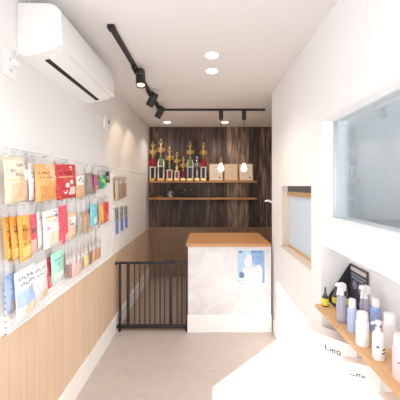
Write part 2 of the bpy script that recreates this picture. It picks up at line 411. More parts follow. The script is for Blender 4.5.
def downlight(x, y, label, on=True, r=0.058, power=16, col=(1, 0.93, 0.86)):
    t = thing('ceiling_downlight', label, 'downlight', (x, y, H), 0, 'round recessed ceiling lights')
    m = MB(); m.lathe([(r, 0), (r, -0.004), (r-0.006, -0.006), (r-0.008, -0.003), (r-0.008, 0)], 28); m.build('trim_ring', PLAST, t, True)
    m = MB(); m.lathe([(r-0.009, -0.001), (r-0.009, -0.003), (0, -0.0035)], 28); m.build('diffuser', LAMP if on else DULL, t)
    if on:
        L = bpy.data.lights.new('downlight', 'SPOT'); L.energy = power; L.color = col; L.spot_size = 2.2; L.spot_blend = 0.8; L.shadow_soft_size = 0.05
        lo = bpy.data.objects.new('lamp_light', L); C.objects.link(lo); lo.parent = t; lo.location = (0, 0, -0.02)
downlight(0.055, 2.076, 'round ceiling light nearest the camera, of the close pair')
downlight(0.062, 2.36, 'round ceiling light just behind the nearest ceiling light')
downlight(-0.61, 4.25, 'round ceiling light above the trophies near the back wall')
downlight(0.32, 4.25, 'round ceiling light above the certificates near the back wall')
downlight(-0.35, 0.85, 'added unseen ceiling fill light over the shop entrance end, beside left shop window', power=22, col=(0.97, 0.98, 1.0))  # added lamp out of view, fills the alcove with light
downlight(-0.35, 0.05, 'added unseen ceiling fill light nearest the shop door', power=22, col=(0.97, 0.98, 1.0))  # second added lamp out of view, same alcove fill
downlight(0.98, 4.40, 'unlit round ceiling fitting in the far right of the ceiling', False, 0.09)

# ------------------------------------------------------------------ display panel with hook rails
XP = XL + 0.014
dp = thing('display_panel', 'large white merchandise panel covered with pet treats on left wall', 'display panel', (XL, 1.285, ZW))
m = MB(); m.box(0, 0.014, 0, 1.43, 0, 0.925, 0.002); m.build('board', PEG, dp)
m = MB(); m.box(0.0142, 0.02, 0, 0.012, 0.012, 0.913); m.box(0.0142, 0.02, 0, 1.43, 0.913, 0.925); m.box(0.0142, 0.02, 0, 1.43, 0, 0.012); m.build('edge_moulding', W_TRIM, dp)
dq = thing('display_panel', 'plain white panel with small tools, beyond the treat display on left wall', 'display panel', (XL, 2.719, ZW))
m = MB(); m.box(0, 0.014, 0, 1.55, 0, 0.925, 0.002); m.build('board', W_TRIM, dq)
m = MB(); m.box(0.0142, 0.018, 0, 1.55, 0.913, 0.925); m.build('edge_moulding', W_TRIM, dq)

def rail(y0, y1, z, hooks, label):
    t = thing('hook_rail', label, 'hook rail', (XP, y0, z), 0, 'hook rails on the white panels')
    m = MB(); m.box(0.001, 0.012, 0, y1-y0, -0.012, 0.012, 0.002); m.build('bar', PLAST, t)
    for yy, ln in hooks:
        m = MB(); m.tube([(0.008, yy-y0, 0.0), (ln-0.006, yy-y0, 0.0), (ln, yy-y0, 0.003), (ln+0.003, yy-y0, 0.012)], 0.0022, 6); m.build('hook', STEEL, t, True)

def dpx(x, X): return F*abs(X)/(CX-x)
def zpx(y, Y): return EYE - (y-CY)*Y/F

def surf(u, v, w, h, t, seed):
    """front surface of a filled pouch; u,v in 0..1; v=0 bottom"""
    a = max(0.0, 1-abs(2*u-1)**2.2); b = max(0.0, 1-abs(2*min(1, v*1.14)-1)**2.6)
    r = 0.22*math.sin(seed + 5.1*u + 7.3*v) + 0.16*math.sin(2.3*seed + 11*u - 6*v) + 0.10*math.sin(seed*3 + 15*v + 9*u)
    return t*(a**0.7)*(b**0.6)*(1+r)

def patch(mb, w, h, t, seed, u0, u1, v0, v1, off, nu=6, nv=6, skew=0.0):
    g = [[mb.bm.verts.new(Vector((surf(u0+(u1-u0)*i/nu, v0+(v1-v0)*j/nv, w, h, t, seed)+off,
                                  ((u0+(u1-u0)*i/nu) + skew*((v0+(v1-v0)*j/nv)-0.5) - 0.5)*w, ((v0+(v1-v0)*j/nv)-1)*h)))
          for j in range(nv+1)] for i in range(nu+1)]
    for i in range(nu):
        for j in range(nv): mb.bm.faces.new((g[i][j], g[i+1][j], g[i+1][j+1], g[i][j+1]))

RAILZ = {1: 1.735, 2: 1.475, 3: 1.208, 4: 1.672, 5: 1.345}
hooks = {1: [], 2: [], 3: [], 4: [], 5: []}
def pack(row, name, cat, label, x0, x1, yt, yb, X, col, deco=(), text=(), thick=0.016, tilt=0.0, header=None, group='treat packets on the white panel', m=None, rz=0.0):
    """a pouch hanging from a hook: x0..x1, yt..yb is how it reads in the photo, X its distance from the wall plane"""
    Ya, Yb = dpx(x0, X), dpx(x1, X)
    yc = (Ya+Yb)/2; w = (Yb-Ya); Ym = yc
    zt = zpx(yt, Ya*0.6+Yb*0.4); zb = zpx(yb, Ya*0.6+Yb*0.4); h = zt-zb
    seed = (x0*1.37 + yt*0.71) % 6.28
    mb = MB()
    NU, NV = 9, 11
    fr = []; bk = []
    for i in range(NU+1):
        u = i/NU
        fr.append([]); bk.append([])
        for j in range(NV+1):
            v = j/NV
            pinch = 1 - 0.03*math.sin(PI*v)
            s = surf(u, v, w, h, thick, seed)
            zig = 0.0012*(i % 2) if j in (0, NV) else 0
            y = (u-0.5)*w*pinch; z = (v-1)*h + zig
            edge = i in (0, NU) or j in (0, NV)
            fr[i].append(mb.bm.verts.new(Vector((s, y, z))))
            bk[i].append(mb.bm.verts.new(Vector((-0.0012 - s*0.25, y, z))))
    for i in range(NU):
        for j in range(NV):
            mb.bm.faces.new((fr[i][j], fr[i+1][j], fr[i+1][j+1], fr[i][j+1]))
            mb.bm.faces.new((bk[i][j], bk[i][j+1], bk[i+1][j+1], bk[i+1][j]))
    loop = [(i, 0) for i in range(NU)] + [(NU, j) for j in range(NV)] + [(i, NV) for i in range(NU, 0, -1)] + [(0, j) for j in range(NV, 0, -1)]
    for a, b in zip(loop, loop[1:]+loop[:1]):
        mb.bm.faces.new((fr[a[0]][a[1]], bk[a[0]][a[1]], bk[b[0]][b[1]], fr[b[0]][b[1]]))
    o = mb.build(name, m or pcol(col), smooth=True)
    o.location = (X, yc, zt)
    o.rotation_euler = (tilt + 0.07, 0, rz)
    tag(o, label, cat, group)
    for dd in deco:
        nm, c, u0, u1, v0, v1 = dd[:6]
        p = MB(); patch(p, w, h, thick, seed, u0, u1, v0, v1, 0.0007, 6, 6, dd[6] if len(dd) > 6 else 0); p.build(nm, c if not isinstance(c, tuple) else pcol(c), o, True)
    if text:
        p = MB(); rnd = random.Random(int(x0*10+yt)); tc = INK
        for (u0, u1, v0, v1, n) in text:
            du = (u1-u0)/n
            for k in range(n):
                a = u0+du*k; g = rnd.choice((0, 1, 2))
                e = a+du*0.72
                hh = v1-v0
                if g == 0:
                    patch(p, w, h, thick, seed, a, e, v1-hh*0.25, v1, 0.0012, 1, 1); patch(p, w, h, thick, seed, a+du*0.3, a+du*0.48, v0, v1, 0.0013, 1, 1)
                elif g == 1:
                    patch(p, w, h, thick, seed, a, a+du*0.2, v0, v1, 0.0012, 1, 1); patch(p, w, h, thick, seed, a, e, v0, v0+hh*0.25, 0.0013, 1, 1)
                else:
                    patch(p, w, h, thick, seed, a, e, v0+hh*0.4, v0+hh*0.62, 0.0012, 1, 1); patch(p, w, h, thick, seed, a+du*0.5, a+du*0.68, v0, v1, 0.0013, 1, 1)
        p.build('lettering', tc, o)
    # hang tab with a punched slot
    p = MB(); hw = w*0.42; top = max(0.020, RAILZ[row]-zt+0.012); sl = top-0.016
    p.box(-0.0006, 0.0006, -hw, hw, -0.002, sl); p.box(-0.0006, 0.0006, -hw, -hw*0.3, sl, top-0.006); p.box(-0.0006, 0.0006, hw*0.3, hw, sl, top-0.006); p.box(-0.0006, 0.0006, -hw, hw, top-0.006, top)
    p.build('hang_tab', header or CLEARP, o)
    hooks[row].append((yc, X-XP+0.012))
    return o

CREAM = (0.80, 0.66, 0.46); ORG = (0.78, 0.36, 0.06); ORG2 = (0.80, 0.44, 0.17); RED = (0.60, 0.05, 0.06); PINKR = (0.74, 0.10, 0.16)
WHT = (0.84, 0.82, 0.80); TAN = (0.55, 0.36, 0.20); BRN = (0.28, 0.18, 0.12); CYAN = (0.20, 0.62, 0.72); MINT = (0.40, 0.76, 0.62)
BLUE = (0.30, 0.45, 0.75); PINK = (0.85, 0.55, 0.58); YEL = (0.85, 0.66, 0.22); GRY = (0.42, 0.40, 0.39)
TP = 'treat_packet'; ct = 'treat packet'
# top row
pack(1, TP, ct, 'large cream treat packet with dark lettering, nearest of the top row', 3, 24, 157, 203, -0.925, CREAM,
     [('label', (0.84, 0.74, 0.58), 0.08, 0.92, 0.56, 0.93), ('stripe', (0.70, 0.42, 0.16), 0.05, 0.95, 0.50, 0.515), ('picture', (0.80, 0.52, 0.34), 0.18, 0.8, 0.08, 0.44)], [(0.52, 0.86, 0.80, 0.86, 4), (0.15, 0.42, 0.66, 0.74, 3), (0.30, 0.88, 0.58, 0.65, 6)], 0.022)
pack(1, TP, ct, 'narrow grey-brown packet tucked behind the large cream treat packet', 20, 28, 163, 200, -0.948, (0.60, 0.46, 0.36), [('label', WHT, 0.15, 0.85, 0.55, 0.95)], (), 0.010)
pack(1, TP, ct, 'slim white and pink packet beside the large orange treat packet', 27.5, 36, 163, 200, -0.935, (0.83, 0.76, 0.74), [('picture', (0.80, 0.42, 0.40), 0.3, 0.7, 0.2, 0.5)], [(0.2, 0.8, 0.70, 0.75, 3), (0.2, 0.8, 0.60, 0.64, 3)], 0.010)
pack(1, TP, ct, 'large orange treat packet in the top row beside the red one', 34, 55, 164, 201, -0.915, ORG2,
     [('label', (0.84, 0.60, 0.40), 0.55, 0.9, 0.55, 0.97), ('picture', (0.72, 0.33, 0.10), 0.12, 0.85, 0.10, 0.42)], [(0.12, 0.55, 0.74, 0.80, 4), (0.16, 0.80, 0.62, 0.66, 7)], 0.022)
pack(1, TP, ct, 'large red treat packet with white round spots in the top row', 53.5, 75, 164, 199, -0.937, RED,
     [('spot', WHT, 0.38, 0.50, 0.34, 0.46), ('spot', WHT, 0.56, 0.68, 0.42, 0.54), ('spot', WHT, 0.34, 0.46, 0.16, 0.26), ('picture', (0.84, 0.72, 0.62), 0.54, 0.9, 0.10, 0.34), ('stripe', (0.80, 0.35, 0.20), 0.10, 0.8, 0.62, 0.66), ('spot', WHT, 0.70, 0.82, 0.84, 0.94)], [(0.15, 0.75, 0.72, 0.77, 5)], 0.020)
pack(1, TP, ct, 'tan treat packet with black and white card beside the red spotted packet', 75.5, 84.5, 175, 198, -0.930, (0.66, 0.44, 0.26), [('label', WHT, 0.04, 0.96, 0.58, 0.98)], [(0.15, 0.85, 0.66, 0.90, 3)], 0.012)
pack(1, TP, ct, 'dark grey-brown stick packet in the top row beside tan packet', 85, 91.5, 173, 194.5, -0.928, (0.27, 0.22, 0.20), [('stripe', GRY, 0.3, 0.45, 0.1, 0.9), ('stripe', GRY, 0.65, 0.8, 0.1, 0.9)], (), 0.012)
pack(1, TP, ct, 'brown stick packet between the dark grey and magenta packets, top row', 90.5, 95.5, 174, 194, -0.945, (0.42, 0.32, 0.27), [('stripe', BRN, 0.4, 0.6, 0.1, 0.9)], (), 0.010)
pack(1, TP, ct, 'magenta packet with an orange foot in the top row', 93.5, 98, 174.5, 190, -0.925, (0.52, 0.10, 0.26), [('picture', ORG, 0.2, 0.8, 0.05, 0.3)], (), 0.010)
pack(1, TP, ct, 'bright green and blue diagonal-striped packet at far end, top row', 98.5, 106, 175, 188.5, -0.930, (0.02, 0.30, 0.36), [('stripe', (0.40, 0.80, 0.08), 0.30, 0.66, 0.02, 0.98, -0.45), ('stripe', (0.05, 0.45, 0.10), 0.08, 0.26, 0.2, 0.95, -0.3)], (), 0.012)
pack(1, TP, ct, 'small black packet at the far end of the top row', 103.5, 109.5, 171.5, 183, -0.945, (0.03, 0.03, 0.03), [('label', GRY, 0.3, 0.7, 0.3, 0.6)], (), 0.010)
# second row
for k, (a, b, l) in enumerate([(2, 11.5, 'orange treat packet at the near end of the second row'), (9.5, 19, 'orange treat packet in the middle of the three in second row'), (17, 29, 'orange treat packet next to the pink-red packet, second row')]):
    pack(2, TP, ct, l, a, b, 217-k*0.8, 263-k*0.6, -0.950+0.019*k, ORG if k < 2 else (0.80, 0.42, 0.08), [('picture', YEL, 0.15, 0.85, 0.08, 0.30), ('stripe', (0.62, 0.20, 0.04), 0.22, 0.5, 0.45, 0.80)], [(0.2, 0.8, 0.66, 0.72, 3), (0.2, 0.8, 0.36, 0.40, 3)], 0.012, 0.03)
pack(2, TP, ct, 'pink-red treat packet beside the three orange packets, second row', 25, 36, 215, 256, -0.948, PINKR, [('picture', (0.84, 0.50, 0.48), 0.25, 0.85, 0.08, 0.38), ('label', (0.25, 0.08, 0.10), 0.4, 0.7, 0.55, 0.66)], (), 0.012)
pack(2, TP, ct, 'narrow white packet with pink dots beside the pink-red packet', 36.5, 44, 211, 249, -0.945, (0.84, 0.80, 0.77), [('spot', (0.62, 0.30, 0.45), 0.4, 0.75, 0.50, 0.58)], [(0.2, 0.8, 0.8, 0.84, 3)], 0.010)
pack(2, TP, ct, 'broad white treat packet with small blue badge, second row', 42, 58, 210, 248, -0.925, (0.85, 0.83, 0.78), [('badge', (0.10, 0.22, 0.60), 0.70, 0.92, 0.78, 0.93), ('stripe', (0.80, 0.48, 0.22), 0.15, 0.7, 0.80, 0.85), ('stripe', (0.84, 0.58, 0.30), 0.2, 0.75, 0.70, 0.74), ('spot', (0.66, 0.30, 0.42), 0.15, 0.30, 0.50, 0.58), ('picture', (0.84, 0.74, 0.52), 0.25, 0.85, 0.08, 0.4)], (), 0.018)
pack(2, TP, ct, 'tall narrow pink-red treat packet in the middle of second row', 57.5, 66.5, 206, 245, -0.940, (0.78, 0.10, 0.15), [('picture', (0.84, 0.58, 0.52), 0.45, 0.9, 0.04, 0.25)], (), 0.012, 0.05)
pack(2, TP, ct, 'tan treat packet with black and white card in second row', 67.5, 75.5, 212, 239, -0.930, (0.72, 0.54, 0.38), [('label', WHT, 0.06, 0.94, 0.48, 0.82)], [(0.12, 0.6, 0.52, 0.76, 2)], 0.012)
for k, (a, b, l, c) in enumerate([(77, 81.5, 'grey-brown stick packet beside black and white card, second row', GRY), (81.5, 86, 'light brown stick packet, middle one of three in second row', (0.45, 0.30, 0.20)), (86, 90.5, 'reddish brown stick packet next to the cyan packet, second row', (0.48, 0.27, 0.17))]):
    pack(2, TP, ct, l, a, b, 213-k*1.2, 235-k*0.8, -0.930-0.006*k, c, [('stripe', (0.66, 0.50, 0.36), 0.35, 0.6, 0.06, 0.9)], (), 0.012)
pack(2, TP, ct, 'bright cyan treat packet in the second row', 89.8, 97.5, 204, 226, -0.928, CYAN, [('label', (0.66, 0.82, 0.86), 0.3, 0.7, 0.1, 0.4), ('stripe', (0.08, 0.40, 0.55), 0.6, 0.8, 0.5, 0.9)], (), 0.014)
pack(2, TP, ct, 'orange-yellow packet between the cyan and red ones, second row', 98.5, 103.5, 203, 224, -0.935, (0.80, 0.40, 0.14), [('stripe', YEL, 0.3, 0.6, 0.1, 0.9)], (), 0.012)
pack(2, TP, ct, 'red packet at the far end of the second row', 103.8, 108.5, 202, 222, -0.930, (0.70, 0.07, 0.08), [('picture', ORG2, 0.25, 0.75, 0.1, 0.4)], (), 0.012)
# third row
pack(3, TP, ct, 'narrow blue treat packet at the near end of the bottom row', 5, 14, 274, 314, -0.945, (0.34, 0.48, 0.78), [('picture', (0.68, 0.50, 0.40), 0.3, 0.95, 0.04, 0.28)], [(0.2, 0.7, 0.6, 0.64, 3)], 0.012)
pack(3, TP, ct, 'large white and blue treat packet with lettering, bottom row', 14, 34.5, 269, 317, -0.918, (0.84, 0.85, 0.87), [('stripe', (0.42, 0.58, 0.84), 0.03, 0.75, 0.26, 0.60), ('picture', (0.82, 0.68, 0.46), 0.35, 0.95, 0.05, 0.24)], [(0.12, 0.88, 0.80, 0.86, 6), (0.15, 0.85, 0.68, 0.74, 6)], 0.020)
pack(3, TP, ct, 'white and pink treat packet with lettering, bottom row', 32, 46.5, 263, 303, -0.932, (0.85, 0.74, 0.76), [('label', (0.85, 0.83, 0.83), 0.05, 0.95, 0.62, 0.95), ('picture', (0.80, 0.62, 0.44), 0.3, 0.95, 0.05, 0.28)], [(0.12, 0.85, 0.80, 0.86, 5), (0.15, 0.8, 0.68, 0.73, 5)], 0.016)
pack(3, TP, ct, 'narrow red treat packet beside the mint green one, bottom row', 43.5, 51.5, 258, 290, -0.947, (0.66, 0.06, 0.10), [('picture', (0.80, 0.42, 0.42), 0.4, 0.9, 0.1, 0.4)], (), 0.012)
pack(3, TP, ct, 'mint green treat packet in the bottom row', 50.5, 63, 252, 281, -0.927, MINT, [('label', (0.72, 0.84, 0.80), 0.1, 0.9, 0.05, 0.3), ('stripe', (0.12, 0.50, 0.42), 0.2, 0.85, 0.72, 0.77), ('stripe', (0.12, 0.50, 0.42), 0.25, 0.8, 0.58, 0.62)], (), 0.016)
GT = 'small carded treats on the bottom row'
for a, b, t, bt, c, l in [(65, 68.3, 262, 279, (0.30, 0.20, 0.18), 'dark brown small carded treat next to the mint green packet'),
        (68.6, 71.2, 261, 279, (0.50, 0.22, 0.20), 'reddish small carded treat between dark brown and pink ones'),
        (71.5, 76, 259, 278, (0.85, 0.58, 0.60), 'pale pink small carded treat in the bottom row'),
        (76.5, 80, 258, 275, (0.72, 0.50, 0.40), 'peach small carded treat beside the pale pink one'),
        (80.3, 83.5, 257, 270, (0.40, 0.30, 0.28), 'grey-brown small carded treat beside the yellow one'),
        (83.8, 88, 254, 267, (0.85, 0.68, 0.26), 'yellow small carded treat in the bottom row'),
        (88.5, 91.3, 250, 265, (0.24, 0.15, 0.12), 'very dark small carded treat beside the yellow one'),
        (91.8, 95.5, 249, 262, (0.72, 0.40, 0.24), 'orange-brown small carded treat beside the very dark one'),
        (96, 100.5, 247, 259, (0.60, 0.34, 0.22), 'brown small carded treat at the far end, bottom row')]:
    o = pack(3, 'carded_treat', 'treat', l, a, b, t-7, bt, -0.935, c, [('header_card', (0.58, 0.55, 0.53), 0.02, 0.98, 0.60, 0.99), ('label', WHT, 0.25, 0.75, 0.66, 0.80)], (), 0.008, group=GT)
# far panel: small packets and blue-handled combs
for a, b, t, bt, c, l in [(114.8, 118.6, 179, 201, (0.70, 0.52, 0.34), 'tan small packet in the upper group on the far white panel'),
        (119, 122.4, 178, 199, (0.36, 0.32, 0.32), 'grey small packet in the upper group on the far white panel'),
        (122.8, 126.4, 177.5, 197, (0.48, 0.28, 0.20), 'brown small packet in the upper group on the far white panel')]:
    pack(4, 'accessory_packet', 'packet', l, a, b, t, bt, -0.942, c, [('header_card', (0.66, 0.60, 0.56), 0.02, 0.98, 0.72, 0.98)], (), 0.008, group='small packets on the far panel')

def comb(x, yt, yb, label):
    X = -0.942; Y = dpx(x, X); zt, zb = zpx(yt, Y), zpx(yb, Y); h = zt-zb
    t = thing('grooming_comb', label, 'comb', (X, Y, zt), 0, 'blue-handled grooming combs')
    m = MB(); m.box(-0.004, 0.004, -0.028, 0.028, -0.46*h, -0.36*h, 0.002); m.build('head', STEEL, t)
    m = MB()
    for k in range(12):
        yy = -0.026 + k*0.0047
        m.box(0.0, 0.0012, yy, yy+0.002, -0.36*h, -0.02*h)
    m.build('teeth', STEEL, t)
    m = MB(); m.lathe([(0.008, -h), (0.011, -0.93*h), (0.010, -0.60*h), (0.007, -0.46*h)], 12, sy=1.3); m.build('handle', mat('blue_handle', (0.06, 0.16, 0.52), 0.35) if 'blue_handle' not in MATS else MATS['blue_handle'], t, True)
    m = MB(); m.box(-0.0085, -0.006, -0.032, 0.032, -0.50*h, 0.01); m.build('backing_card', GREYC, t)
    hooks[5].append((Y, X-XP+0.006))
comb(117.5, 208, 234, 'blue-handled comb, nearest of the three on far white panel')
comb(122.3, 207, 231, 'blue-handled comb, middle one of the three on far white panel')
comb(126.6, 206, 228, 'blue-handled comb, farthest of the three on far white panel')

rail(1.30, 2.70, RAILZ[1], hooks[1], 'white hook rail carrying the top row of treats')
rail(1.30, 2.70, RAILZ[2], hooks[2], 'white hook rail carrying the second row of treats')
rail(1.30, 2.70, RAILZ[3], hooks[3], 'white hook rail carrying the bottom row of treats')
rail(2.74, 3.25, RAILZ[4], hooks[4], 'white hook rail above small packets on the far panel')
rail(2.74, 3.25, 1.345, hooks[5], 'white hook rail above the blue-handled combs')

# ------------------------------------------------------------------ reception counter
XC0, YC = -0.183, 2.84
rc = thing('reception_counter', 'white marbled reception counter with a wooden top', 'counter', (0, YC, 0))
m = MB(); m.box(XC0, 0.712, 0, 0.62, 0.0035, 0.92); m.build('body', MARBLE, rc)
m = MB(); m.box(XC0-0.02, 0.706, -0.02, 0.65, 0.92, 0.953, 0.003); m.build('worktop', TOPW, rc)
m = MB(); m.box(XC0-0.006, 0.716, -0.012, 0, 0, 0.185, 0.003); m.build('plinth', W_TRIM, rc)
# poster on the counter front
po = thing('poster', 'blue and white poster on the front of the counter', 'poster', (0.494, YC-0.0015, 0.697))
m = MB(); m.box(-0.15, 0.15, -0.0015, 0, -0.196, 0.196); m.build('sheet', mat('poster_white', (0.76, 0.77, 0.80), 0.6), po)
PB1 = mat('poster_pale_blue', (0.44, 0.60, 0.86), 0.6, var=0.3, scale=14); PB2 = mat('poster_deep_blue', (0.26, 0.42, 0.70), 0.6, var=0.45, scale=16)
PB3 = mat('poster_navy', (0.12, 0.20, 0.36), 0.6, var=0.5, scale=40); PBP = mat('poster_pink', (0.85, 0.55, 0.62), 0.6)
def flat(nm, poly, m_, par, y=-0.002):
    b = MB(); b.prism(poly, 'y', y, y+0.0006); return b.build(nm, m_, par)
flat('picture', [(-0.145, 0.185), (0.145, 0.185), (0.145, 0.0), (0.02, 0.0), (-0.01, -0.02), (-0.145, 0.0)], PB1, po)
flat('picture', [(0.01, 0.185), (0.145, 0.185), (0.145, 0.02), (0.13, -0.01), (0.04, 0.03), (0.01, 0.06)], PB2, po, -0.0026)
flat('figure_shape', [(-0.06, 0.10), (-0.03, 0.15), (0.0, 0.13), (0.01, 0.09), (0.01, -0.11), (-0.07, -0.11), (-0.065, 0.02), (-0.08, 0.06)], mat('poster_cloud', (0.72, 0.74, 0.79), 0.6), po, -0.0032)
flat('figure_shape', [(0.05, 0.0), (0.07, 0.03), (0.11, 0.02), (0.12, -0.17), (0.03, -0.17)], MATS['poster_cloud'], po, -0.0032)
flat('picture', [(-0.145, 0.0), (-0.09, 0.0), (-0.085, -0.115), (-0.145, -0.115)], PB1, po, -0.0036)
flat('picture', [(-0.125, -0.06), (-0.095, -0.045), (-0.07, -0.075), (-0.08, -0.115), (-0.125, -0.11)], PB3, po, -0.0038)
flat('picture', [(0.125, -0.005), (0.145, 0.0), (0.145, -0.17), (0.12, -0.17)], PB2, po, -0.0036)
flat('picture', [(-0.13, 0.175), (-0.095, 0.175), (-0.095, 0.155), (-0.13, 0.155)], PB3, po, -0.0038)
flat('stripe', [(-0.148, -0.142), (-0.09, -0.146), (-0.09, -0.15), (-0.148, -0.148)], PB3, po)
flat('stripe', [(-0.14, -0.17), (0.02, -0.178), (0.02, -0.186), (-0.14, -0.182)], PBP, po)
m = MB()
for k in range(9): m.box(0.0+k*0.014, 0.009+k*0.014, -0.0042, -0.0036, 0.150+0.004*(k % 2), 0.172)
m.build('lettering', PB3, po)

# ------------------------------------------------------------------ safety gate
GX0, GX1 = -0.945, XC0-0.004
sg = thing('safety_gate', 'black metal safety gate between left wall and counter', 'gate', (0, 2.85, 0))
def bar(name, x0, x1, z0, z1, d=0.012, par=sg):
    b = MB(); b.box(x0, x1, -d, d, z0, z1, 0.004); return b.build(name, BLACK, par, True)
bar('top_rail', -0.93, GX1, 0.728, 0.752); bar('bottom_rail', -0.93, GX1, 0.035, 0.075)
bar('stile', -0.93, -0.905, 0.035, 0.75); bar('stile', GX1-0.02, GX1-0.001, 0.035, 0.75)
bar('gate_stile', -0.845, -0.815, 0.07, 0.735); bar('gate_stile', -0.385, -0.355, 0.07, 0.735)
for x in [-0.76, -0.705, -0.65, -0.595, -0.54, -0.485, -0.435, -0.30, -0.25]:
    m = MB(); m.tube([(x, 0, 0.07), (x, 0, 0.735)], 0.0065, 8); m.build('bar', BLACK, sg, True)
for z in (0.735, 0.055):
    for xa, xb in ((XL+0.026, -0.93),):
        m = MB(); m.tube([(xa if z < 0.2 else XL+0.0125, 0, z), (xb+0.01, 0, z)], 0.006, 8); m.lathe([(0.02, 0), (0.02, 0.012), (0.012, 0.02)], 14, Matrix.Translation((xa if z < 0.2 else XL+0.0125, 0, z)) @ Matrix.Rotation(PI/2, 4, 'Y')); m.build('wall_mount', BLACK, sg, True)
m = MB(); m.box(-0.44, -0.34, -0.018, 0.018, 0.745, 0.772, 0.005); m.build('latch', BLACK, sg)
for xx in (-0.92, GX1-0.012):
    m = MB(); m.lathe([(0.013, 0), (0.013, 0.036)], 12, Matrix.Translation((xx, 0, 0))); m.build('foot', BLACK, sg)

# lever hook on the corner of the right wall
lv = thing('wall_lever', 'small white lever sticking out from the corner of the right wall', 'lever', (XR, 2.885, 1.40))
m = MB(); m.box(-0.008, 0, -0.02, 0.02, -0.035, 0.045, 0.003); m.build('plate', PLAST, lv)
m = MB(); m.tube([(-0.004, 0, 0.0), (-0.03, 0, 0.0), (-0.05, 0, 0.012), (-0.085, 0, 0.004)], [0.012, 0.011, 0.012, 0.009], 10); m.build('arm', PLAST, lv, True)

# ------------------------------------------------------------------ back shelves
for z, lab in ((1.655, 'upper wooden wall shelf with trophies and certificates'), (1.375, 'lower wooden wall shelf with small ornaments')):
    t = thing('wall_shelf', lab, 'shelf', (0, YB, z), 0, 'wooden shelves on the dark back wall')
    m = MB(); m.box(XL+0.05, 0.86, -0.235, -0.001, -0.03, 0, 0.003); m.build('board', SHELFB, t)
    for x in (-0.7, -0.05, 0.6):
        m = MB(); m.prism([(-0.001, -0.09), (-0.018, -0.09), (-0.018, -0.045), (-0.19, -0.036), (-0.19, -0.03), (-0.001, -0.03)], 'x', x-0.006, x+0.006); m.build('bracket', GREYD, t)
ZS = 1.655; YS = 4.47
PXS = F/YS
def tx(px): return (px-CX)/PXS

def figure(mb, z, s):
    """a little winged victory figure holding a star aloft, one continuous run of stacked sections"""
    mb.lathe([(0.012*s, z), (0.016*s, z+0.01*s), (0.008*s, z+0.04*s), (0.012*s, z+0.06*s), (0.010*s, z+0.075*s), (0.004*s, z+0.082*s), (0.008*s, z+0.092*s), (0.007*s, z+0.104*s), (0.0, z+0.108*s)], 10)
    mb.tube([(0.008*s, 0, z+0.07*s), (0.028*s, 0, z+0.085*s), (0.012*s, 0, z+0.125*s)], [0.005*s, 0.004*s, 0.003*s], 6)
    mb.tube([(-0.008*s, 0, z+0.07*s), (-0.028*s, 0, z+0.085*s), (-0.012*s, 0, z+0.125*s)], [0.005*s, 0.004*s, 0.003*s], 6)
    pts = []
    for k in range(10):
        r = (0.02 if k % 2 == 0 else 0.009)*s; a = PI/2 + k*PI/5
        pts.append((r*math.cos(a), z+0.14*s+r*math.sin(a)))
    mb.prism(pts, 'y', -0.003, 0.003)

def cup(t, z, s, m_, handles=True):
    b = MB(); b.lathe([(0.022*s, z), (0.024*s, z+0.006*s), (0.008*s, z+0.014*s), (0.007*s, z+0.04*s), (0.02*s, z+0.055*s), (0.042*s, z+0.085*s), (0.05*s, z+0.125*s), (0.053*s, z+0.13*s), (0.048*s, z+0.128*s), (0.03*s, z+0.08*s), (0.0, z+0.07*s)], 20); b.build('cup', m_, t, True)
    if handles:
        for sg_ in (-1, 1):
            b = MB(); b.tube([(sg_*0.046*s, 0, z+0.12*s), (sg_*0.060*s, 0, z+0.128*s), (sg_*0.065*s, 0, z+0.10*s), (sg_*0.052*s, 0, z+0.078*s), (sg_*0.034*s, 0, z+0.075*s)], 0.0075*s, 8); b.build('handle', m_, t, True)

